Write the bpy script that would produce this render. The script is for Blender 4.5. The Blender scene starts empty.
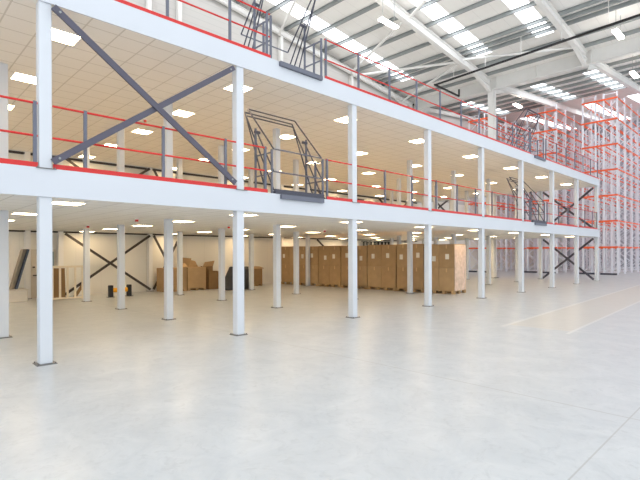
import bpy, bmesh, math, random
from mathutils import Vector, Matrix
random.seed(7)
S = bpy.context.scene
C = S.collection
ORD = ['nearest', 'second', 'third', 'fourth', 'fifth', 'sixth', 'seventh', 'eighth', 'ninth', 'tenth', 'eleventh', 'twelfth']

# ------------------------------------------------------------------ materials
def lin(c):
    return tuple(((v/255)/12.92 if v/255 <= .04045 else ((v/255+.055)/1.055)**2.4) for v in c) + (1.0,)

def mat(name, rgb, rough=.5, metal=0.0, var=.04, scale=6.0, spec=.4):
    m = bpy.data.materials.new(name); m.use_nodes = True
    nt = m.node_tree; b = nt.nodes['Principled BSDF']
    b.inputs['Roughness'].default_value = rough
    b.inputs['Metallic'].default_value = metal
    b.inputs['Specular IOR Level'].default_value = spec
    tc = nt.nodes.new('ShaderNodeTexCoord'); nz = nt.nodes.new('ShaderNodeTexNoise')
    nz.inputs['Scale'].default_value = scale; nz.inputs['Detail'].default_value = 3
    rp = nt.nodes.new('ShaderNodeValToRGB')
    c = lin(rgb)
    rp.color_ramp.elements[0].position = .3; rp.color_ramp.elements[1].position = .7
    rp.color_ramp.elements[0].color = tuple(v*(1-var) for v in c[:3])+(1,)
    rp.color_ramp.elements[1].color = tuple(min(1, v*(1+var)) for v in c[:3])+(1,)
    nt.links.new(tc.outputs['Object'], nz.inputs['Vector'])
    nt.links.new(nz.outputs['Fac'], rp.inputs['Fac'])
    nt.links.new(rp.outputs['Color'], b.inputs['Base Color'])
    return m

def emit(name, rgb, strength):
    m = bpy.data.materials.new(name); m.use_nodes = True
    nt = m.node_tree; nt.nodes.remove(nt.nodes['Principled BSDF'])
    e = nt.nodes.new('ShaderNodeEmission'); e.inputs['Color'].default_value = lin(rgb)
    e.inputs['Strength'].default_value = strength
    nt.links.new(e.outputs[0], nt.nodes['Material Output'].inputs['Surface'])
    return m

class N:
    """tiny node-math helper"""
    def __init__(s, nt): s.nt = nt
    def m(s, op, a, b=None, c=None):
        n = s.nt.nodes.new('ShaderNodeMath'); n.operation = op
        for i, v in enumerate((a, b, c)):
            if v is None: continue
            if isinstance(v, (int, float)): n.inputs[i].default_value = v
            else: s.nt.links.new(v, n.inputs[i])
        return n.outputs[0]
    def near(s, x, c, w):               # 1 where |x-c| < w
        return s.m('LESS_THAN', s.m('ABSOLUTE', s.m('SUBTRACT', x, c)), w)
    def between(s, x, a, b):
        return s.m('MULTIPLY', s.m('GREATER_THAN', x, a), s.m('LESS_THAN', x, b))
    def grid(s, x, off, step, w):       # 1 on periodic lines
        f = s.m('FRACT', s.m('DIVIDE', s.m('ADD', s.m('SUBTRACT', x, off), 1000*step), step))
        return s.m('LESS_THAN', f, w/step)
    def mix(s, f, a, b):
        n = s.nt.nodes.new('ShaderNodeMix'); n.data_type = 'RGBA'
        s.nt.links.new(f, n.inputs['Factor']) if not isinstance(f, float) else setattr(n.inputs['Factor'], 'default_value', f)
        for v, k in ((a, 6), (b, 7)):
            if isinstance(v, tuple): n.inputs[k].default_value = v
            else: s.nt.links.new(v, n.inputs[k])
        return n.outputs[2]

def floor_mat():
    m = bpy.data.materials.new('concrete'); m.use_nodes = True
    nt = m.node_tree; b = nt.nodes['Principled BSDF']; h = N(nt)
    tc = nt.nodes.new('ShaderNodeTexCoord'); sp = nt.nodes.new('ShaderNodeSeparateXYZ')
    nt.links.new(tc.outputs['Object'], sp.inputs[0]); x, y = sp.outputs[0], sp.outputs[1]
    def noise(sc, det, rough=.5, dist=0.):
        n = nt.nodes.new('ShaderNodeTexNoise'); n.inputs['Scale'].default_value = sc; n.inputs['Detail'].default_value = det
        n.inputs['Roughness'].default_value = rough; n.inputs['Distortion'].default_value = dist
        nt.links.new(tc.outputs['Object'], n.inputs['Vector']); return n.outputs['Fac']
    n1 = noise(1.6, 9, .72, .8); n2 = noise(5.0, 7, .72, 1.5)
    def ramp(f, p0, p1):
        r = nt.nodes.new('ShaderNodeMapRange'); r.inputs['From Min'].default_value = p0; r.inputs['From Max'].default_value = p1
        nt.links.new(f, r.inputs['Value']); return r.outputs['Result']
    col = h.mix(ramp(n1, .3, .7), lin((176, 180, 183)), lin((196, 198, 199)))
    spots = h.m('MULTIPLY', ramp(n2, .52, .75), .6)
    col = h.mix(spots, col, lin((160, 163, 165)))
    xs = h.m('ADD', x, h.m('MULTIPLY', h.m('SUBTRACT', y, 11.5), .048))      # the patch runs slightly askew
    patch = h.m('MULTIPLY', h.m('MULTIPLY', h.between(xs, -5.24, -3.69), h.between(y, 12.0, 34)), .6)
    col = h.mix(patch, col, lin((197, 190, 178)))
    jw = h.m('MAXIMUM', h.near(y, 6.22, .012), h.near(x, -1.32, .008))
    jw = h.m('MAXIMUM', jw, h.near(y, 12.3, .01))
    col = h.mix(h.m('MULTIPLY', jw, .5), col, lin((146, 143, 138)))
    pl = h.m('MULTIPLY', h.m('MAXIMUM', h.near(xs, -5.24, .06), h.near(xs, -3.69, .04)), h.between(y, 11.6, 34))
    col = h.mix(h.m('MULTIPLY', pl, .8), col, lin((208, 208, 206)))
    nt.links.new(col, b.inputs['Base Color'])
    b.inputs['Roughness'].default_value = .3; b.inputs['Specular IOR Level'].default_value = .35
    return m

def tile_mat():
    m = bpy.data.materials.new('ceiling_tile'); m.use_nodes = True
    nt = m.node_tree; b = nt.nodes['Principled BSDF']; h = N(nt)
    tc = nt.nodes.new('ShaderNodeTexCoord'); sp = nt.nodes.new('ShaderNodeSeparateXYZ')
    nt.links.new(tc.outputs['Object'], sp.inputs[0]); x, y = sp.outputs[0], sp.outputs[1]
    g = h.m('MAXIMUM', h.grid(x, -9.365, .6, .028), h.grid(y, 2.92, .6, .028))
    nz = nt.nodes.new('ShaderNodeTexNoise'); nz.inputs['Scale'].default_value = 40
    nt.links.new(tc.outputs['Object'], nz.inputs['Vector'])
    base = h.mix(nz.outputs['Fac'], lin((234, 230, 223)), lin((242, 238, 232)))
    col = h.mix(g, base, lin((212, 207, 198)))
    nt.links.new(col, b.inputs['Base Color']); b.inputs['Roughness'].default_value = .85
    return m

def clad_mat(name, rgb, step=.3, axis=2, wide=.05, dark=.86):
    m = bpy.data.materials.new(name); m.use_nodes = True
    nt = m.node_tree; b = nt.nodes['Principled BSDF']; h = N(nt)
    tc = nt.nodes.new('ShaderNodeTexCoord'); sp = nt.nodes.new('ShaderNodeSeparateXYZ')
    nt.links.new(tc.outputs['Object'], sp.inputs[0])
    g = h.grid(sp.outputs[axis], 0.1, step, wide)
    c = lin(rgb)
    col = h.mix(g, c, tuple(v*dark for v in c[:3])+(1,))
    nt.links.new(col, b.inputs['Base Color']); b.inputs['Roughness'].default_value = .5
    return m

def carton_mat(name, rgb):
    return mat(name, rgb, .8, 0, .07, 3.0, .2)

WHITE = mat('white_paint', (208, 212, 218), .4, 0, .015, 2)
FASC = mat('white_fascia', (206, 210, 217), .4, 0, .01, 1)
STEELW = mat('white_steel', (236, 234, 231), .45, 0, .02, 2)
RED = mat('red_paint', (204, 44, 42), .4)
GREY = mat('grey_paint', (102, 105, 118), .45)
DKGREY = mat('dark_grey_paint', (72, 72, 84), .45)
BRACE = mat('brace_grey', (84, 82, 96), .45)
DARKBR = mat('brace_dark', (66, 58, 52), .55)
GALV = mat('galvanised', (156, 160, 160), .45, .1, .06, 3)
PLATE = mat('base_plate_steel', (120, 118, 116), .5, .3)
RACKG = mat('rack_grey', (236, 237, 244), .4, 0, .03, 3)
ORANGE = mat('rack_orange', (244, 104, 58), .45)
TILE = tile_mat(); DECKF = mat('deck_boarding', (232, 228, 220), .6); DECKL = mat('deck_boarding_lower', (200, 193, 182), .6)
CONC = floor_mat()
FARW = clad_mat('far_cladding', (178, 180, 190), .35, 2, .05, .93)
WALLB = clad_mat('wall_cladding', (234, 230, 220), 1.1, 1, .012, .9)
WALLU = clad_mat('gable_cladding', (202, 198, 194), .35, 2, .05, .93)
ROOFM = clad_mat('roof_liner', (246, 243, 239), 1.0, 0, .02, .85)
BROWN = carton_mat('cardboard', (172, 142, 104)); BROWN2 = carton_mat('cardboard_tan', (178, 149, 111)); BROWN3 = carton_mat('cardboard_dark', (148, 118, 82))
PAPER = mat('paper', (228, 222, 208), .7)
TAPE = mat('tape', (200, 166, 120), .35)
WOOD = mat('pallet_wood', (176, 146, 106), .75, 0, .12, 8)
BLACK = mat('black_plastic', (34, 33, 34), .5)
YELLOW = mat('yellow_plastic', (232, 166, 36), .45)
TARP = mat('tarpaulin', (58, 58, 62), .6, 0, .2, 4)
PINE = mat('pale_timber', (226, 214, 190), .6)
DOORM = mat('door_white', (214, 206, 192), .5)
PANELB = mat('blue_panel', (70, 80, 100), .5); PANELG = mat('grey_panel', (124, 116, 104), .6)
GLASS = mat('green_glass', (150, 162, 156), .15)
LAMP = emit('lamp_diffuser', (255, 225, 180), 25.0)
LAMPH = emit('batten_diffuser', (255, 246, 232), 20.0)
SKYL = emit('skylight_sheet', (244, 249, 255), 4.2)
FILM = mat('stretch_film', (212, 184, 162), .25, 0, .16, 5)

# ------------------------------------------------------------------ mesh helpers
class MB:
    def __init__(s): s.bm = bmesh.new()
    def box(s, x0, x1, y0, y1, z0, z1):
        vs = [s.bm.verts.new((x, y, z)) for x in (x0, x1) for y in (y0, y1) for z in (z0, z1)]
        for f in ((0, 1, 3, 2), (4, 6, 7, 5), (0, 4, 5, 1), (2, 3, 7, 6), (0, 2, 6, 4), (1, 5, 7, 3)):
            s.bm.faces.new([vs[i] for i in f])
        return s
    def bar(s, a, b, w, d, ref=(0, 0, 1)):
        a, b = Vector(a), Vector(b); t = (b-a).normalized(); r = Vector(ref)
        if abs(t.dot(r)) > .98: r = Vector((1, 0, 0))
        u = t.cross(r).normalized(); v = u.cross(t).normalized()
        vs = [s.bm.verts.new(p + u*(i*w/2) + v*(j*d/2)) for p in (a, b) for i, j in ((-1, -1), (1, -1), (1, 1), (-1, 1))]
        for k in range(4): s.bm.faces.new([vs[k], vs[(k+1) % 4], vs[4+(k+1) % 4], vs[4+k]])
        s.bm.faces.new(vs[3::-1]); s.bm.faces.new(vs[4:])
        return s
    def tube(s, a, b, r, n=8):
        a, b = Vector(a), Vector(b); t = (b-a).normalized(); q = Vector((0, 0, 1))
        if abs(t.dot(q)) > .95: q = Vector((1, 0, 0))
        u = t.cross(q).normalized(); v = u.cross(t)
        A = [[s.bm.verts.new(p + (u*math.cos(2*math.pi*k/n)+v*math.sin(2*math.pi*k/n))*r) for k in range(n)] for p in (a, b)]
        for k in range(n): s.bm.faces.new([A[0][k], A[0][(k+1) % n], A[1][(k+1) % n], A[1][k]])
        s.bm.faces.new(A[0][::-1]); s.bm.faces.new(A[1])
        return s
    def path(s, pts, r, n=8):
        for a, b in zip(pts, pts[1:]): s.tube(a, b, r, n)
        for p in pts[1:-1]:
            bmesh.ops.create_icosphere(s.bm, subdivisions=1, radius=r*1.05, matrix=Matrix.Translation(p))
        return s
    def hbeam(s, a, b, w, d, t=.02, ref=(0, 0, 1)):
        """I-section: two flanges and a web"""
        a, b = Vector(a), Vector(b); tt = (b-a).normalized(); r = Vector(ref)
        u = tt.cross(r).normalized(); v = u.cross(tt).normalized()
        o = v*(d/2-t/2)
        s.bar(a+o, b+o, w, t, ref); s.bar(a-o, b-o, w, t, ref)
        s.bar(a, b, t, d-2*t, ref)
        return s
    def poly(s, pts, thick):
        """flat polygon given as 3-D points, extruded by a vector"""
        e = Vector(thick)
        A = [s.bm.verts.new(p) for p in pts]; B = [s.bm.verts.new(Vector(p)+e) for p in pts]
        n = len(A); s.bm.faces.new(A); s.bm.faces.new(B[::-1])
        for k in range(n): s.bm.faces.new([A[(k+1) % n], A[k], B[k], B[(k+1) % n]])
        return s
    def build(s, name, m, parent=None, bevel=0., smooth=False, origin=None):
        bmesh.ops.recalc_face_normals(s.bm, faces=s.bm.faces)
        if bevel:
            bmesh.ops.bevel(s.bm, geom=s.bm.edges[:], offset=bevel, segments=1, affect='EDGES')
        me = bpy.data.meshes.new(name)
        loc = Vector((0, 0, 0))
        if parent is not None:
            loc = parent.matrix_basis.translation.copy()
            par = parent.parent
            while par: loc += par.matrix_basis.translation; par = par.parent
        if origin is not None: loc = Vector(origin)
        if loc.length: bmesh.ops.translate(s.bm, verts=s.bm.verts, vec=-loc)
        s.bm.to_mesh(me); s.bm.free()
        me.materials.append(m)
        if smooth:
            for f in me.polygons: f.use_smooth = True
        o = bpy.data.objects.new(name, me); C.objects.link(o)
        if parent is not None: o.parent = parent
        elif origin is not None: o.location = origin
        return o

def tag(o, label=None, cat=None, group=None, kind=None):
    if label: o['label'] = label
    if cat: o['category'] = cat
    if group: o['group'] = group
    if kind: o['kind'] = kind
    return o

def thing(name, label, cat, loc=(0, 0, 0), group=None):
    o = bpy.data.objects.new(name, None); C.objects.link(o); o.location = loc; o.empty_display_size = .1
    return tag(o, label, cat, group)

def copy_tree(src, loc, label=None, cat=None, group=None):
    r = src.copy(); C.objects.link(r); r.location = loc
    tag(r, label, cat, group)
    for ch in list(src.children):
        c = ch.copy(); C.objects.link(c); c.parent = r
        for g in list(ch.children):
            d = g.copy(); C.objects.link(d); d.parent = c
    return r

# ------------------------------------------------------------------ camera
F, YAW, ROLL, CY, H = 461.533, 45.796, -0.2, 252.944, 1.9023
cam = bpy.data.cameras.new('camera'); co = bpy.data.objects.new('camera', cam); C.objects.link(co)
cam.sensor_width = 36; cam.lens = F/640*36; cam.shift_y = (CY-240)/640; cam.clip_end = 300
ya, ro = math.radians(YAW), math.radians(ROLL)
fw = Vector((-math.sin(ya), math.cos(ya), 0)); rt = Vector((math.cos(ya), math.sin(ya), 0)); up = Vector((0, 0, 1))
r2 = rt*math.cos(ro)+up*math.sin(ro); u2 = up*math.cos(ro)-rt*math.sin(ro)
M = Matrix.Identity(4)
for i in range(3): M[i][0], M[i][1], M[i][2] = r2[i], u2[i], -fw[i]
M[2][3] = H
co.matrix_world = M; S.camera = co

# ------------------------------------------------------------------ setting
A, Y0, D = 9.064, 2.156, 3.538          # column grid: front row at x=-A, bays of 4 m along y
LB, LT, UB, UT = 2.882, 3.372, 6.222, 6.680
WX = -22.9
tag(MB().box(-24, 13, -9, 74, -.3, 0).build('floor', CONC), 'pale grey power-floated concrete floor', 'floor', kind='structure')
VY, HV, SL = 33.3, 14.2, .1025
def rz(y): return HV + SL*abs(VY-y)     # underside of the rafters
wb = MB().box(WX-.2, WX, -8, 72, 0, 6.6).build('wall_back', WALLB); tag(wb, 'pale clad wall behind the mezzanine', 'wall', kind='structure')
g = MB(); g.poly([(WX, -8, 6.6), (WX, VY, 6.6), (WX, VY, rz(VY)+.72), (WX, -8, rz(-8)+.72)], (-.2, 0, 0))
g.poly([(WX, VY, 6.6), (WX, 72, 6.6), (WX, 72, rz(72)+.72), (WX, VY, rz(VY)+.72)], (-.2, 0, 0))
tag(g.build('wall_gable', WALLU), 'light grey gable cladding above the mezzanine', 'wall', kind='structure')
tag(MB().box(-23.1, 16, 70, 70.2, 0, 18.7).build('wall_far', FARW), 'light grey far wall behind the racking', 'wall', kind='structure')
strips = [(-21.4, -20.3), (-15.1, -14.05), (-11.2, -10.15), (-5.0, -3.9), (-.5, .6), (4.2, 5.3)]
def roof(y0, y1, gaps, name, label):
    mb = MB(); T = .06
    def pan(x0, x1, a, b):
        za, zb = rz(a)+.72, rz(b)+.72
        mb.poly([(x0, a, za), (x1, a, za), (x1, b, zb), (x0, b, zb)], (0, 0, T))
    x = -23.1
    for s0, s1 in strips:
        pan(x, s0, y0, y1); y = y0
        for a, b in gaps: pan(s0, s1, y, a); y = b
        pan(s0, s1, y, y1); x = s1
    pan(x, 7.5, y0, y1)
    return tag(mb.build(name, ROOFM), label, 'roof', kind='structure')
GAPS = ([(-6, 29.8)], [(37.9, 47.3), (52, 68)])
roof(-8, VY, GAPS[0], 'ceiling', 'pale profiled roof lining of the near roof slope')
roof(VY, 72, GAPS[1], 'ceiling', 'pale profiled roof lining of the far roof slope beyond the valley')
wn = 0
for a, b in GAPS[0]+GAPS[1]:
    for i, (s0, s1) in enumerate(strips):
        wn += 1
        z0, z1 = rz(a)+.74, rz(b)+.74
        o = MB().poly([(s0, a, z0), (s1, a, z0), (s1, b, z1), (s0, b, z1)], (0, 0, .03)).build('window_%d' % wn, SKYL)
        tag(o, 'bright translucent rooflight strip', 'rooflight', kind='structure')
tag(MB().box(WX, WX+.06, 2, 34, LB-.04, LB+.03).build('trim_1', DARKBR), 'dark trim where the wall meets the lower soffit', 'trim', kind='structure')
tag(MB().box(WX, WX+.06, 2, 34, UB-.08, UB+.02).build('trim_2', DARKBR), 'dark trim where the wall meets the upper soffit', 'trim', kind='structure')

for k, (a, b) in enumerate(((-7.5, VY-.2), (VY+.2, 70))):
    shade_strip = MB().poly([(WX, a, rz(a)+.36), (WX, b, rz(b)+.36), (WX, b, rz(b)+.5), (WX, a, rz(a)+.5)], (.12, 0, 0)).build('trim_%d' % (3+k), DARKBR)  # solid dark strip put in for the shaded gap under the purlins
    tag(shade_strip, 'dark strip standing in for purlin shadow along the top of the %s gable' % ('near', 'far')[k], 'trim', kind='structure')
# ------------------------------------------------------------------ roof steelwork
FX = [(-15.75, 'passing the tall white column'), (-9.35, 'with haunch at mid valley beam')]
def rafter(x, y0, y1, label, d=.52, w=.3):
    t = thing('roof_rafter', label, 'rafter', (x, y0, rz(y0)), 'white roof rafters')
    mb = MB(); mb.hbeam((x, y0, rz(y0)+d/2), (x, y1, rz(y1)+d/2), w, d, .03); mb.build('beam', STEELW, t)
    ya_ = y1 if abs(y1-VY) < abs(y0-VY) else y0
    sg = -1 if ya_ == y1 else 1
    z = rz(ya_)
    hm = MB(); hm.poly([(x-.04, ya_, z-.004), (x-.04, ya_+sg*2.2, rz(ya_+sg*2.2)-.004), (x-.04, ya_, z-.42)], (.08, 0, 0))
    hm.bar((x, ya_, z-.43), (x, ya_+sg*2.2, rz(ya_+sg*2.2)-.02), .24, .03)
    hm.build('haunch', STEELW, t)
rafter(WX+.25, -7, VY-.3, 'white end rafter running down the top of the gable cladding', .34, .2)
rafter(-15.75, -7, VY-.3, 'long white rafter sloping down to the head of the tall white column')
rafter(-9.35, -7, VY-.3, 'white rafter at upper right sloping down to the middle of the valley beam')
rafter(-15.75, VY+.3, 69, 'white rafter rising away from the tall column over the racking')
rafter(-9.35, VY+.3, 69, 'white rafter rising away from mid valley beam at the right edge')
rafter(WX+.25, VY+.3, 69, 'white end rafter of the far slope above the far gable', .34, .2)
vb = thing('valley_beam', 'deep white valley beam running right from the tall white column', 'beam', (-9, VY, HV-.1))
MB().hbeam((-22.6, VY, HV+.3), (7.3, VY, HV+.3), .32, .95, .03).build('beam', STEELW, vb)
for x in (-20, -16.15, -15.35, -12.5, -9.6, -9.1, -6.3): MB().box(x-.02, x+.02, VY-.15, VY+.15, HV-.13, HV+.72).build('stiffener', STEELW, vb)
vc = thing('tall_column', 'tall white steel column rising past both decks to the roof valley', 'column', (-15.75, VY, 0))
MB().hbeam((-15.75, VY, .03), (-15.75, VY, HV-.18), .42, .48, .05, ref=(0, 1, 0)).build('shaft', STEELW, vc)
MB().box(-16.1, -15.4, VY-.35, VY+.35, 0, .03).build('base_plate', PLATE, vc)
# purlins
PY = [13.6, 15.4, 17.25, 19.1, 20.75, 22.5, 24.3, 26.1, 27.9, 28.55, 29.15, 30.85, 32.3]
def purlin(y, label, group):
    z = rz(y)+.5
    mb = MB(); mb.bar((WX+.05, y, z+.1), (7.3, y, z+.1), .012, .2)
    mb.bar((WX+.05, y+.035, z+.005), (7.3, y+.035, z+.005), .075, .012); mb.bar((WX+.05, y-.035, z+.195), (7.3, y-.035, z+.195), .075, .012)
    o = mb.build('roof_purlin', GALV, None, origin=(-6, y, z))
    tag(o, label, 'purlin', group)
for i, y in enumerate(PY):
    purlin(y, 'grey steel purlin under the near roof slope, %s up from the valley' % (['first'] + ORD[1:])[len(PY)-1-i] if len(PY)-1-i < 12 else 'grey steel purlin of the near roof slope, highest at the top left', 'purlins of the near roof slope')
PF = [34.3, 36.0, 37.8, 39.6, 41.4, 43.2, 45.0, 46.8]
for i, y in enumerate(PF):
    purlin(y, 'grey steel purlin under the far roof slope, %s beyond the valley beam' % (['first'] + ORD[1:])[i], 'purlins of the far roof slope')
# wind bracing and ties in the roof
def tie(a, b, label, r=.085):
    o = MB().tube(a, b, r).build('roof_tie', STEELW, None, origin=((a[0]+b[0])/2, (a[1]+b[1])/2, (a[2]+b[2])/2)); tag(o, label, 'roof brace', 'white tubular roof ties')
tie((-22.6, 18.45, rz(18.45)-.05), (-15.97, 15.4, rz(15.4)+.15), 'white roof tie rising right from the second gable post')
tie((-22.6, 25.2, rz(25.2)+.02), (-15.97, 22.4, rz(22.4)+.15), 'white roof tie rising right from the third gable post')
tie((-22.6, 25.4, rz(25.4)-.1), (-15.97, 28.5, rz(28.5)+.12), 'white roof tie running right from the third gable post to the long rafter')
tie((-22.6, 31.4, rz(31.4)-.03), (-15.97, 28.75, rz(28.75)+.1), 'white roof tie rising right from the far gable corner')
tie((-15.53, 22.4, rz(22.4)+.2), (-9.55, 19.4, rz(19.4)+.2), 'white roof tie rising right from the middle of the long rafter')
tie((-15.53, 28.6, rz(28.6)+.2), (-9.55, 31.3, rz(31.3)+.2), 'white roof tie from the long rafter toward the haunched valley joint')
# gable posts
for i, (y, lab) in enumerate([(4.76, 'pale wall post beside the leaning dark panels'), (6.02, 'pale wall post at the left end of the wide wall brace'), (10.1, 'pale wall post where the wide and narrow wall braces meet'),
        (11.75, 'white gable post at the right end of the narrow wall brace'), (18.7, 'white gable post with a roof tie, left of the rooftop gate'), (25.4, 'white gable post behind the top deck railing'), (32.4, 'white gable post nearest the roof valley')]):
    t = thing('wall_post', lab, 'post', (WX+.16, y, 0), 'posts along the back wall')
    top = rz(y)-.03
    MB().hbeam((WX+.16, y, .02), (WX+.16, y, top), .2, .26, .03, ref=(1, 0, 0)).build('shaft', STEELW, t)
    MB().box(WX+.03, WX+.31, y-.14, y+.14, 0, .02).build('base_plate', PLATE, t)
# cable tray and its drop
t = thing('cable_tray', 'long black cable tray hung across the roof with a stepped end', 'cable tray', (-10, 28.9, 13.9))
MB().bar((-18.05, 29.2, 14), (4, 27.4, 14), .09, .11).build('tray', BLACK, t)
MB().bar((-18.05, 29.1, 14), (-18.05, 32.6, 13.98), .09, .11).build('tray', BLACK, t)
MB().bar((-18.05, 32.6, 13.98), (-18.05, 32.6, 14.5), .1, .1).build('dropper', BLACK, t)
for k in range(8):
    x = -16.5+k*2.4; y = 29.2-(x+18.05)*1.8/22.05
    MB().tube((x, y, 14.06), (x, y, rz(y)+.7), .02, 6).build('hanger_rod', STEELW, t)
# batten lights under the roof
def batten(a, b, label):
    a, b = Vector(a), Vector(b); m_ = (a+b)/2
    t = thing('high_bay_light', label, 'light', m_, 'linear lights under the roof')
    MB().bar(a+Vector((0, 0, .07)), b+Vector((0, 0, .07)), .16, .05).build('housing', STEELW, t)
    MB().bar(a, b, .28, .09).build('diffuser', LAMPH, t)
    hz = MB()
    for k in (.15, .85):
        p = a.lerp(b, k); hz.tube((p.x, p.y, p.z+.09), (p.x, p.y, rz(p.y)+.715), .012, 6)
    hz.build('suspension_wire', GALV, t)
batten((-14.9, 18.9, 14), (-14.9, 20.3, 14), 'bright linear light hanging beside the long rafter')
batten((-6.8, 29.1, 14), (-6.8, 30.5, 14), 'bright linear light hanging under the cable tray at upper right')
batten((-7.6, 36.7, 14), (-7.6, 38.1, 14), 'bright linear light at the right edge beyond the valley beam')
batten((-15.9, 37.7, 14), (-15.9, 38.9, 14), 'bright linear light just right of the tall white column')

# ------------------------------------------------------------------ mezzanine decks
def deck(name, zb, zt, label, hole):
    t = thing(name, label, 'deck', (-15.8, 15, zb), 'mezzanine decks')
    y0, y1, x0, x1 = -3.5, 34.3, WX+.32, -8.968
    hx0, hx1, hy0, hy1 = -16.05, -15.45, VY-.32, VY+.32
    mb = MB(); z0 = zb+.015
    def slab(m0, z0, z1):
        m0.box(x0, hx0, y0, y1, z0, z1).box(hx1, x1, y0, y1, z0, z1).box(hx0, hx1, y0, hy0, z0, z1).box(hx0, hx1, hy1, y1, z0, z1)
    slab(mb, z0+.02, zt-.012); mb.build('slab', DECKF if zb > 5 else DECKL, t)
    s2 = MB(); slab(s2, z0, z0+.019); o = s2.build('soffit', TILE, t)
    o.data.transform(Matrix.Translation(t.location)); o.location = -Vector(t.location)
    MB().box(-8.966, -8.935, y0, y1, zb, zt).build('fascia', FASC, t)
    MB().box(x0, -8.935, y1+.001, y1+.03, zb, zt).build('fascia', FASC, t)
deck('mezzanine_deck', LB, LT, 'lower mezzanine deck with white edge fascia and tiled soffit', True)
deck('mezzanine_deck', UB, UT, 'upper mezzanine deck with white edge fascia, directly below the roof', True)

# columns
def column_parts(t, x, y, z0, z1):
    MB().box(x-.098, x+.098, y-.1, y+.1, z0+.012, z1).build('shaft', WHITE, t, bevel=.012)
    mb = MB().box(x-.155, x+.155, y-.155, y+.155, z0, z0+.012)
    for i in (-1, 1):
        for j in (-1, 1): mb.tube((x+i*.13, y+j*.13, z0+.012), (x+i*.13, y+j*.13, z0+.035), .012, 6)
    mb.build('base_plate', PLATE, t)
SO_L, SO_U = LB+.015, UB+.015
protoL = thing('mezzanine_column', 'x', 'column', (-A, Y0, 0)); column_parts(protoL, -A, Y0, 0, SO_L)
protoU = thing('mezzanine_column', 'x', 'column', (-A, Y0, LT)); column_parts(protoU, -A, Y0, LT-.012+.001, SO_U)
ROWN = ['front edge row', 'second row back', 'third row back', 'rearmost row']
first = [True, True]
VIS = {0: range(0, 9), 1: [0, 1, 2, 4, 6, 7, 8], 2: [1, 2, 3, 5, 7], 3: [1, 2, 3, 4]}
for lev, (pr, z) in enumerate(((protoL, 0), (protoU, LT))):
    for r in range(4):
        idx = 0
        for n in range(9):
            if r == 3 and n == 0: continue
            if r == 2 and n == 0: continue
            pos = 'nearest the camera' if n == 0 else '%s along from the near end' % ORD[n]
            lab = 'white square column on the %s, %s, %s' % ('ground floor' if lev == 0 else 'lower deck', ROWN[r], pos)
            loc = (-A-r*D, Y0+4*n, z)
            if n == 8 and r == 1: loc = (-A-r*D, Y0+4*n-.0, z)
            if first[lev]:
                pr['label'] = lab; pr['group'] = 'mezzanine columns'; first[lev] = False
            else:
                copy_tree(pr, loc, lab, 'column', 'mezzanine columns')

# ceiling lights
LXS = [-10.18, -13.2, -16.15, -19.1, -22.02]
cl = None
for lev, zc in ((0, SO_L), (1, SO_U)):
    for r, x in enumerate(LXS):
        if lev == 0 and r == 0: x = -9.95
        for k in range(8):
            y = 2.75+4.17*k
            if k == 7: y = 31.9
            lab = 'square bright ceiling panel of the %s storey, %s row back, %s along from near end' % (('ground', 'upper')[lev], (['first']+ORD[1:5])[r], (['first']+ORD[1:])[k])
            if cl is None:
                cl = thing('ceiling_light', lab, 'ceiling light', (x, y, zc), 'recessed ceiling panels')
                mb = MB(); mb.box(x-.3, x+.3, y-.3, y-.27, zc-.012, zc).box(x-.3, x+.3, y+.27, y+.3, zc-.012, zc)
                mb.box(x-.3, x-.27, y-.27, y+.27, zc-.012, zc).box(x+.27, x+.3, y-.27, y+.27, zc-.012, zc)
                mb.build('frame', STEELW, cl)
                MB().box(x-.27, x+.27, y-.27, y+.27, zc-.008, zc-.001).build('diffuser', LAMP, cl)
            else:
                copy_tree(cl, (x, y, zc), lab, 'ceiling light', 'recessed ceiling panels')
# detectors
def detector(x, y, z, lab):
    t = thing('smoke_detector', lab, 'smoke detector', (x, y, z), 'red alarm heads on the soffits')
    MB().tube((x, y, z), (x, y, z-.03), .06, 14).build('base', STEELW, t)
    MB().tube((x, y, z-.03), (x, y, z-.09), .045, 14).build('head', RED, t)
detector(-14.6, 6.35, SO_U, 'red alarm head on the upper soffit near the crossed brace')
detector(-17.1, 5.4, SO_L, 'red alarm head on the lower soffit, leftmost')
detector(-13.0, 5.4, SO_L, 'red alarm head on the lower soffit, left of the second-row column')
detector(-14.3, 9.3, SO_L, 'red alarm head on the lower soffit, between the first two front bays')
detector(-14.1, 14.0, SO_L, 'red alarm head on the lower soffit in front of the cartons')

# ------------------------------------------------------------------ guard rails
XR = -9.0
def rail(zd, y0, y1, posts, label, cols):
    t = thing('guard_rail', label, 'guard rail', (XR, (y0+y1)/2, zd), 'red and grey guard rails')
    cuts = [y0]
    for n in range(-2, 9):                    # on the lower deck the rails stop at each column face
        yc = Y0+4*n
        if cols and y0 < yc-.11 and yc+.11 < y1: cuts += [yc-.105, yc+.105]
    cuts.append(y1)
    for a, b in zip(cuts[::2], cuts[1::2]):
        MB().tube((XR, a, zd+1.1), (XR, b, zd+1.1), .02).build('top_rail', RED, t)
        MB().tube((XR, a, zd+.545), (XR, b, zd+.545), .02).build('mid_rail', RED, t)
        MB().box(-8.976, -8.969, a, b, zd+.002, zd+.09).build('toe_board', RED, t)
    for y in posts:
        MB().box(XR-.023, XR+.022, y-.027, y+.027, zd+.001, zd+1.13).build('post', GREY, t)
rail(LT, -3, 2.04, [-2.4, -.9, .55, 2.0], 'red guard rail on the lower deck at the left edge of the photo', True)
rail(LT, 2.27, 6.95, [2.8, 4.29, 5.77, 6.9], 'red guard rail on the lower deck behind the big crossed brace', True)
rail(LT, 9.0, 23.1, [9.03, 11.62, 13.1, 14.6, 16.08, 17.55, 19.01, 20.59, 23.0], 'long red guard rail on the lower deck between the two gates', True)
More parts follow.
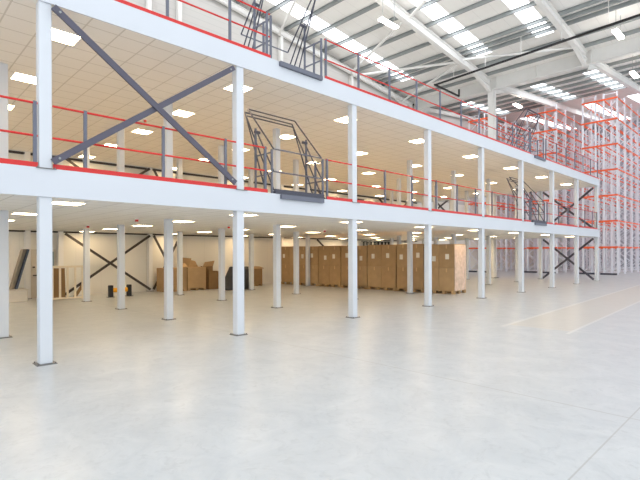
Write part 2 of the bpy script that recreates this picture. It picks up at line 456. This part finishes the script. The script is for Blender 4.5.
rail(LT, 25.2, 34.03, [25.3, 27, 28.5, 31.5, 33, 33.98], 'red guard rail at the far end of the lower deck', True)
rail(UT, -3, 7.05, [-1.6, -.1, 1.4, 2.9, 4.39, 5.9, 6.96], 'red guard rail on the upper deck before the first gate', False)
rail(UT, 8.95, 23.1, [9.0, 10.37, 11.87, 13.39, 14.89, 16.41, 17.88, 19.52, 21.1, 23.0], 'long red guard rail on the upper deck between the two gates', False)
rail(UT, 25.1, 34.2, [25.15, 26.7, 28.2, 29.7, 31.2, 32.7, 34.15], 'red guard rail at the far end of the upper deck', False)

# ------------------------------------------------------------------ pallet gates
def pallet_gate(zd, y0, y1, front_closed, label):
    t = thing('pallet_gate', label, 'pallet gate', (-9.7, (y0+y1)/2, zd), 'up-and-over pallet gates')
    xm = -9.7
    def X(u): return xm+u if front_closed else xm-u       # u>0: closed side, u<0: raised side
    r = .019
    for y, sgn in ((y0, -1), (y1, 1)):
        yo = y+sgn*.055
        fr = MB()
        for x, hgt in ((-9.03, 1.1), (-9.32, 1.05), (xm, 1.75)):
            fr.box(x-.022, x+.022, yo-.022, yo+.022, zd, zd+hgt)
        for z in (1.03, .5):
            fr.bar((-9.03, yo, zd+z), (xm, yo, zd+z), .03, .03)
        fr.build('side_frame', GREY, t)
        ar = MB()
        ar.tube((X(.68), y, zd+1.12), (X(-.42), y, zd+2.36), r, 8)
        ar.tube((X(.68), y, zd+.1), (X(-.55), y, zd+2.3), r, 8)
        ar.tube((X(.35), y, zd+.1), (X(-.5), y, zd+2.2), r, 8)
        ar.tube((X(.68), y, zd+.56), (X(0), y, zd+1.65), r, 8)
        ar.build('swing_arm', DKGREY, t)
        MB().tube((xm, y-.08, zd+1.66), (xm, y+.08, zd+1.66), .04, 10).build('pivot', DKGREY, t)
    lo = MB()
    for z in (1.12, .56): lo.tube((X(.68), y0, zd+z), (X(.68), y1, zd+z), r, 8)
    lo.build('lowered_gate', GREY, t)
    hi = MB()
    for u, z in ((-.42, 2.36), (-.5, 2.2), (-.55, 2.3)): hi.tube((X(u), y0, zd+z), (X(u), y1, zd+z), r, 8)
    hi.build('raised_gate', DKGREY, t)
    if front_closed: MB().box(-9.1, -8.93, y0-.02, y1+.02, zd+.002, zd+.07).box(-8.99, -8.93, y0-.02, y1+.02, zd+.075, zd+.12).build('sill', DKGREY, t)
    MB().box(-8.934, -8.86, y0+.13, y1-.05, zd-.12, zd-.01).build('edge_channel', GREY, t)
pallet_gate(LT, 7.18, 8.84, True, 'grey tubular pallet gate on the lower deck, first from the left, front leaf closed')
pallet_gate(UT, 7.16, 8.8, False, 'grey tubular pallet gate on the upper deck, at top left, front leaf raised')
pallet_gate(LT, 23.3, 24.95, True, 'grey tubular pallet gate at the far end of the lower deck')
pallet_gate(UT, 23.3, 24.85, False, 'grey tubular pallet gate at the far end of the upper deck')

# ------------------------------------------------------------------ bracing
def cross(name, a0, a1, b0, b1, w, d, m, off, label, ref, group, bolt=True):
    c = (Vector(a0)+Vector(a1)+Vector(b0)+Vector(b1))/4
    t = thing(name, label, 'cross brace', c, group)
    o = Vector(off)
    for p, q, s in ((a0, a1, 1), (b0, b1, -1)):
        p, q = Vector(p)+o*s, Vector(q)+o*s
        mb = MB(); mb.bar(p, q, d, w, ref)
        b = mb.build('brace_bar', m, t)
        dr = (q-p).normalized()
        if bolt:
            for e, k in ((p, 1), (q, -1)):
                cc = e+dr*k*.12; n = o.normalized()
                MB().tube(cc-n*(d/2+.02), cc+n*(d/2+.02), .02, 8).build('bolt', GALV, b)
    return t
cross('cross_brace', (-8.9, Y0+.1, UB-.07), (-8.9, Y0+3.8, LT+.13), (-8.9, Y0+.1, LT+.12), (-8.9, Y0+3.8, UB-.08), .115, .045, BRACE, (.025, 0, 0),
      'big dark grey crossed brace filling the nearest front bay of the lower deck', (0, 0, 1), 'grey crossed braces')
for z0, z1, lab in ((.08, SO_L-.1, 'dark crossed brace closing the far end of the ground floor'), (LT+.08, SO_U-.1, 'dark crossed brace closing the far end of the lower deck')):
    cross('cross_brace', (-9.24, Y0+32, z0), (-12.43, Y0+32, z1), (-9.24, Y0+32, z1), (-12.43, Y0+32, z0), .13, .04, DKGREY, (0, .025, 0), lab, (0, 0, 1), 'grey crossed braces')
XB = WX+.4
def wallx(y0, y1, z0, z1, lab, w=.11):
    cross('wall_brace', (XB, y0, z1), (XB, y1, z0), (XB, y0, z0), (XB, y1, z1), w, .04, DARKBR, (.025, 0, 0), lab, (0, 0, 1), 'dark braces on the back wall', bolt=False)
wallx(6.15, 10.02, .1, SO_L-.1, 'wide dark crossed brace on the ground floor back wall, behind the yellow barrier')
wallx(10.2, 11.65, .1, SO_L-.1, 'narrow dark crossed brace on the ground floor back wall, left of the boxes')
wallx(6.15, 10.02, LT+.08, SO_U-.08, 'wide dark crossed brace on the lower deck back wall')
wallx(10.2, 11.65, LT+.08, SO_U-.08, 'narrow dark crossed brace on the lower deck back wall')
wallx(21.6, 25.3, .1, SO_L-.1, 'dark crossed brace on the ground floor wall behind the carton row')
wallx(21.6, 25.3, LT+.08, SO_U-.08, 'dark crossed brace on the lower deck wall behind the second front column')
wallx(28.2, 32.2, LT+.08, SO_U-.08, 'dark crossed brace on the lower deck wall behind the third front bay', .16)
wallx(34.2, 40.2, 4.6, 7.6, 'dark crossed brace on the back wall beyond the deck end', .16)
# dark door on the lower deck's back wall, dark bars below it
tag(MB().box(WX, WX+.05, 26.2, 26.95, LT, LT+2.6).build('door_2', BLACK), 'dark door at the back of the lower deck', 'door', kind='structure')
t = thing('wall_bars', 'dark slatted rack high on the ground floor wall behind the cartons', 'bars', (WX+.1, 28.5, 2.6))  # unidentified row of dark upright marks, built as a rail with slats
MB().box(WX+.02, WX+.1, 26.6, 30.4, 2.72, 2.78).build('rail', BLACK, t)
for k in range(9): MB().box(WX+.1, WX+.16, 26.7+k*.44, 26.85+k*.44+.06*(k % 2), 2.42, 2.76).build('slat', BLACK, t)

# ------------------------------------------------------------------ pallets of cartons
def frame_at(s, d, z):      # row runs from the far left to the near right corner, slightly skewed
    ang = math.atan2(.6, 8.95)
    ux, uy = math.cos(ang), math.sin(ang)
    return Vector((-10.74-s*ux-d*uy*1, 18.9-s*uy+d*ux, z))
ANG = math.atan2(.6, 8.95)
def rbox(mb, s0, s1, d0, d1, z0, z1):
    P = [frame_at(s, d, z) for s in (s0, s1) for d in (d0, d1) for z in (z0, z1)]
    vs = [mb.bm.verts.new(p) for p in P]
    for f in ((0, 1, 3, 2), (4, 6, 7, 5), (0, 4, 5, 1), (2, 3, 7, 6), (0, 2, 6, 4), (1, 5, 7, 3)): mb.bm.faces.new([vs[i] for i in f])
    return mb
bounds = [(0, 1.52), (1.56, 3.06), (3.1, 4.84), (4.88, 6.62), (6.66, 8.3), (8.34, 9.84), (9.88, 11.38)]
PN = ['nearest pallet, rightmost in the row', 'second pallet from the right', 'third pallet from the right', 'fourth pallet from the right', 'fifth pallet from the right', 'sixth pallet from the right', 'leftmost pallet of the long row']
rnd = random.Random(3)
for i, (s0, s1) in enumerate(bounds):
    t = thing('wooden_pallet', 'wooden pallet under the carton stack, %s' % PN[i].replace(', rightmost in the row', ' at the right end'), 'pallet', frame_at((s0+s1)/2, .6, 0), 'pallets under the cartons')
    rbox(MB(), s0, s1, 0, 1.25, .13, .15).build('deck_board', WOOD, t)
    for a in (.0, .303, .606, .91):
        for d in (0.01, .52, 1.09):
            w_ = (s1-s0); rbox(MB(), s0+a*w_, s0+a*w_+.09*w_, d, d+.15, .015, .13).build('block', WOOD, t)
    for d in (0, .5, 1.1): rbox(MB(), s0, s1, d, d+.12, 0, .015).build('skid', WOOD, t)
    mid = (s0+s1)/2; zt = 2.3+rnd.uniform(-.03, .03); zm = 1.2
    for cidx, (a, b, side) in enumerate(((s0+.01, mid-.005, 'right'), (mid+.005, s1-.01, 'left'))):
        for (z0, z1, lv) in ((.152, zm-.004, 'lower'), (zm, zt, 'upper')):
            m = rnd.choice([BROWN, BROWN, BROWN2])
            c = thing('carton', 'large brown carton, %s %s of the %s' % (lv, side, PN[i]), 'carton', frame_at((a+b)/2, .6, z0), 'tall cartons in the long row')
            rbox(MB(), a, b, .02, 1.23, z0, z1).build('box', m, c, bevel=.012)
            mc = (a+b)/2
            rbox(MB(), mc-.03, mc+.03, .014, .0195, z1-.2, z1-.02).build('tape', TAPE, c)
            if lv == 'upper':
                off = rnd.uniform(-.15, .15); zz = 1.56+rnd.uniform(-.07, .1)
                o = rbox(MB(), mc+off-.09, mc+off+.09, .013, .0195, zz, zz+.24).build('paper_label', PAPER, c)
                o['label'] = 'white paper label'
# film down the exposed end of the nearest pallet
o = MB()
n = 10
rows = []
for j in range(9):
    z = .16+j*.262; row = []
    for k in range(n+1):
        d = .03+1.19*k/n; row.append(frame_at(-.008-.012*abs(math.sin(k*2.1+j*1.3)), d, z))
    rows.append(row)
vv = [[o.bm.verts.new(p) for p in r_] for r_ in rows]
ww = [[o.bm.verts.new(p+Vector((-.004, 0, 0))) for p in r_] for r_ in rows]
for j in range(8):
    for k in range(n):
        o.bm.faces.new([vv[j][k], vv[j][k+1], vv[j+1][k+1], vv[j+1][k]]); o.bm.faces.new([ww[j][k], ww[j+1][k], ww[j+1][k+1], ww[j][k+1]])
tag(o.build('stretch_film', FILM, None, origin=frame_at(0, .6, .16)), 'pale stretch film over the right end of the nearest carton pallet', 'wrapping')

# ------------------------------------------------------------------ things at the back wall
def wcarton(x0, x1, y0, y1, h, m, label, pallet=True):
    t = thing('pallet_box', label, 'box', ((x0+x1)/2, (y0+y1)/2, 0), 'cardboard boxes by the back wall')
    z0 = .13
    MB().box(x0, x1, y0, y1, z0, h).build('box', m, t, bevel=.012)
    f = MB().box(x0, x1, y0, y1, .1, .128)
    for k in range(3):
        yy = y0+(y1-y0)*(k*.43); f.box(x0, x1, yy, yy+(y1-y0)*.14, 0, .1)
    f.build('pallet_base', WOOD, t)
    return t
t1 = wcarton(-22.4, -21.5, 10.3, 11.48, 1.17, BROWN, 'brown pallet box by the wall, left one of the joined pair')
t2 = wcarton(-22.4, -21.5, 11.53, 12.58, 1.19, BROWN2, 'brown pallet box by the wall, right one of the joined pair')
def flap(pts, thick, m, label):
    c = sum((Vector(p) for p in pts), Vector())/len(pts)
    tag(MB().poly(pts, thick).build('cardboard_sheet', m, None, origin=c), label, 'cardboard', 'loose cardboard on the boxes')
flap([(-21.85, 11.15, 1.2), (-21.85, 11.75, 1.2), (-21.88, 11.95, 1.64), (-21.88, 11.35, 1.7)], (-.02, 0, 0), BROWN, 'brown cardboard sheet standing crumpled on the joined pallet boxes')
flap([(-22.0, 11.6, 1.2), (-22.0, 12.4, 1.2), (-22.04, 12.25, 1.5), (-22.04, 11.7, 1.62)], (-.02, 0, 0), BROWN2, 'tan cardboard sheet standing on the right pallet box')
flap([(-21.6, 11.0, 1.2), (-21.6, 11.6, 1.2), (-21.7, 11.5, 1.4), (-21.7, 11.1, 1.46)], (-.02, 0, 0), TAPE, 'yellowish cardboard flap folded over the front of the left pallet box')
t3 = thing('open_box', 'open brown box with loose flaps, right of the joined pallet boxes', 'box', (-21.9, 13.1, 0), 'cardboard boxes by the back wall')
MB().box(-22.3, -21.55, 12.8, 12.83, 0.05, 1.02).box(-22.3, -21.55, 13.45, 13.48, .05, .95).box(-22.3, -22.27, 12.83, 13.45, .05, 1.2).box(-21.58, -21.55, 12.83, 13.45, .05, .9).box(-22.3, -21.55, 12.8, 13.48, .0, .05).build('box', BROWN3, t3)
MB().poly([(-22.27, 12.83, 1.2), (-22.27, 13.45, 1.2), (-22.36, 13.6, 1.5), (-22.36, 13.0, 1.42)], (.02, 0, 0)).build('flap', BROWN, t3)
MB().poly([(-21.56, 12.8, 1.02), (-22.28, 12.8, 1.03), (-22.28, 12.7, 1.22), (-21.56, 12.66, 1.16)], (0, .02, 0)).build('flap', BROWN3, t3)
t4 = wcarton(-22.3, -21.7, 15.75, 16.4, 1.0, BROWN3, 'slumped brown box by the wall, right of the dark covered pallet')
MB().poly([(-21.7, 15.7, 1.002), (-21.7, 16.5, 1.002), (-22.2, 16.55, 1.1), (-22.2, 15.7, 1.09)], (0, 0, .03)).build('lid', BROWN2, t4)
# tarpaulin-covered load
t = thing('covered_load', 'load under a dark grey tarpaulin standing before the back wall', 'covered load', (-20.4, 13.6, 0))
mb = MB(); NX, NY = 9, 9; G = []
for j in range(7):
    f = j/6; ring = []
    sc = 1-.36*f**1.4
    for k in range(28):
        a = 2*math.pi*k/28; ca, sa = math.cos(a), math.sin(a)
        q = (abs(ca)**5+abs(sa)**5)**(-1/5)
        wob = 1+.045*math.sin(5*a+j*.7)*(1-f*.6)
        ring.append(mb.bm.verts.new((-20.45+.5*q*ca*sc*wob, 13.66+.24*f*(1) + .72*q*sa*(1-.36*f)*wob - .0*f, .02+1.16*f+.03*math.sin(3*a)*f)))
    G.append(ring)
for j in range(6):
    for k in range(28): mb.bm.faces.new([G[j][k], G[j][(k+1) % 28], G[j+1][(k+1) % 28], G[j+1][k]])
mb.bm.faces.new(G[0][::-1]); mb.bm.faces.new(G[-1])
mb.build('tarpaulin', TARP, t, smooth=True)
MB().box(-20.9, -20.0, 12.98, 14.3, 0, .018).build('base_board', WOOD, t)
# black and yellow barrier
t = thing('crash_barrier', 'short black and yellow crash barrier before the wide wall brace', 'barrier', (-20.85, 7.95, 0))
for y in (7.5, 8.3):
    p = MB().box(-20.93, -20.75, y-.09, y+.09, .015, .52).build('post', BLACK, t, bevel=.02)
    MB().box(-20.98, -20.7, y-.14, y+.14, 0, .015).build('foot_plate', BLACK, p)
MB().tube((-20.84, 7.59, .3), (-20.84, 8.21, .3), .1, 16).build('rail', YELLOW, t, smooth=False)
# timber barrier with infill posts
t = thing('timber_barrier', 'pale timber open frame barrier standing left near the wall', 'barrier', (-21, 5.8, 0))
MB().box(-21.04, -20.96, 4.95, 6.46, 1.33, 1.41).build('top_rail', PINE, t)
MB().box(-21.04, -20.96, 4.95, 6.46, .04, .11).build('bottom_rail', PINE, t)
for y in (5.0, 5.27, 5.55, 5.83, 6.12, 6.41): MB().box(-21.03, -20.97, y-.035, y+.035, 0 if y in (5.0, 6.41) else .11, 1.33).build('upright', PINE, t)
o = MB().poly([(-21.35, 5.3, 0), (-21.35, 5.85, 0), (-21.45, 5.85, 1.3), (-21.45, 5.3, 1.3)], (-.05, 0, 0)).build('cardboard_sheet', BROWN3, None, origin=(-21.4, 5.58, 0))
tag(o, 'tall brown cardboard sheet standing behind the timber barrier', 'cardboard')
o = MB().poly([(-21.5, 6.15, 0), (-21.5, 6.3, 0), (-21.5, 6.75, .72), (-21.5, 6.6, .72)], (-.04, 0, 0)).build('plank', BROWN3, None, origin=(-21.5, 6.4, 0))
tag(o, 'short brown plank leaning right behind the timber barrier', 'plank')
# crate and leaning panels
t = thing('storage_crate', 'low pale crate against the wall at the left edge', 'crate', (-21.9, 4.1, 0))
MB().box(-22.5, -21.4, 3.6, 4.5, 0, .46).build('body', DOORM, t, bevel=.01)
MB().box(-22.52, -21.38, 3.58, 4.52, .461, .49).build('lid', DOORM, t, bevel=.005)
tag(MB().poly([(-22.3, 4.02, .495), (-22.3, 4.1, .495), (-22.3, 4.55, 2.1), (-22.3, 4.43, 2.1)], (.5, 0, 0)).build('leaning_panel', PANELG, None, origin=(-22.05, 4.2, .5)), 'grey brown sheet panel leaning on the crate, left one', 'panel')
tag(MB().poly([(-22.3, 4.14, .495), (-22.3, 4.2, .495), (-22.3, 4.62, 2.08), (-22.3, 4.57, 2.1)], (.62, 0, 0)).build('leaning_panel', PANELB, None, origin=(-22.05, 4.35, .5)), 'dark blue sheet panel leaning on the crate, right one', 'panel')
# wall door
d = MB().box(WX+.001, WX+.06, 4.92, 5.86, 0, 2.1).build('door_1', DOORM); tag(d, 'pale door behind the nearest front column', 'door', kind='structure')
MB().box(WX+.06, WX+.075, 5.62, 5.8, 1.0, 2.0).build('glazing', GLASS, d)
h = MB().box(WX+.06, WX+.12, 4.98, 5.02, .95, 1.0).box(WX+.1, WX+.12, 4.98, 5.14, .95, 1.0).box(WX+.06, WX+.09, 4.97, 5.06, 1.3, 1.36).build('door_handle', DARKBR, d)

# ------------------------------------------------------------------ pallet racking
LEV = [2.3, 4.5, 6.65, 8.8, 10.9, 13.0, 14.75]
YB, BAY, TOP = 44.5, 2.4, 15.28
def upright_frame(x0, x1, y, parent):
    mb = MB(); w = .12
    for x in (x0+w/2, x1-w/2):
        mb.box(x-w/2, x+w/2, y-.045, y+.045, .01, TOP); mb.box(x-.08, x+.08, y-.08, y+.08, 0, .01)
    z = .25; k = 0
    while z < TOP-1.0:
        a, b = (x0+w, x1-w) if k % 2 == 0 else (x1-w, x0+w)
        mb.bar((a, y, z), (b, y, z+.75), .05, .05, (0, 1, 0)); z += .75; k += 1
    for zz in (.2, TOP-.1): mb.bar((x0+w, y, zz), (x1-w, y, zz), .05, .05, (0, 1, 0))
    return mb.build('upright_frame', RACKG, parent)
def run(x1, label, nb, full, YB=YB):
    x0 = x1-2.7
    t = thing('pallet_racking', label, 'racking', ((x0+x1)/2, YB, 0), 'tall racking runs')
    xs = [(x0, x0+1.1), (x1-1.1, x1)]
    pf = None
    for (a, b) in xs:
        for k in range(nb+1):
            if pf is None: pf = upright_frame(a, b, YB, t); px = a
            else:
                o = pf.copy(); C.objects.link(o); o.parent = t; o.location = (a-px, k*BAY, 0)
    pb = None; extra = MB()
    for li, z in enumerate(LEV):
        for xi, x in enumerate((x0+.05, xs[0][1]-.05, xs[1][0]+.05, x1-.05)):
            for k in range(nb):
                ya_, yb_ = YB+k*BAY+.047, YB+(k+1)*BAY-.047
                if k < full:
                    if pb is None:
                        pb = MB().box(x-.026, x+.026, ya_, yb_, z-.055, z+.055).build('beam', ORANGE, t); p0 = (x, ya_, z)
                    else:
                        o = pb.copy(); C.objects.link(o); o.parent = t; o.location = (x-p0[0], ya_-p0[1], z-p0[2])
                else: extra.box(x-.026, x+.026, ya_, yb_, z-.055, z+.055)
    e = extra.build('beam', ORANGE, t); e['kind'] = 'stuff'
    for z in LEV:
        MB().box(x0, x1, YB-.11, YB-.05, z-.07, z+.07).build('end_tie', ORANGE, t)
    MB().box(x0-.05, x0+1.15, YB-.75, YB-.6, .0, .14).build('end_guard', DKGREY, t); MB().box(x1-1.15, x1+.05, YB-.75, YB-.6, 0, .14).build('end_guard', DKGREY, t)
run(-10.2, 'tall grey and orange racking run at the right edge of the photo', 9, 3)
run(-14.95, 'tall grey and orange racking run in the middle, right of the tall column', 9, 3)
run(-19.7, 'tall grey and orange racking run nearest the back wall, left of the others', 9, 3, 42.3)

# ------------------------------------------------------------------ light
w = bpy.data.worlds.new('World'); S.world = w; w.use_nodes = True
bg = w.node_tree.nodes['Background']; bg.inputs['Color'].default_value = (.9, .955, 1.0, 1); bg.inputs['Strength'].default_value = 1.55
S.view_settings.view_transform = 'Standard'; S.view_settings.look = 'None'; S.view_settings.gamma = 1.0
S.view_settings.use_curve_mapping = False
S.view_settings.exposure = 0.15
S.cycles.use_denoising = True
S.cycles.max_bounces = 8; S.cycles.diffuse_bounces = 5; S.cycles.glossy_bounces = 3
S.cycles.sample_clamp_indirect = 6
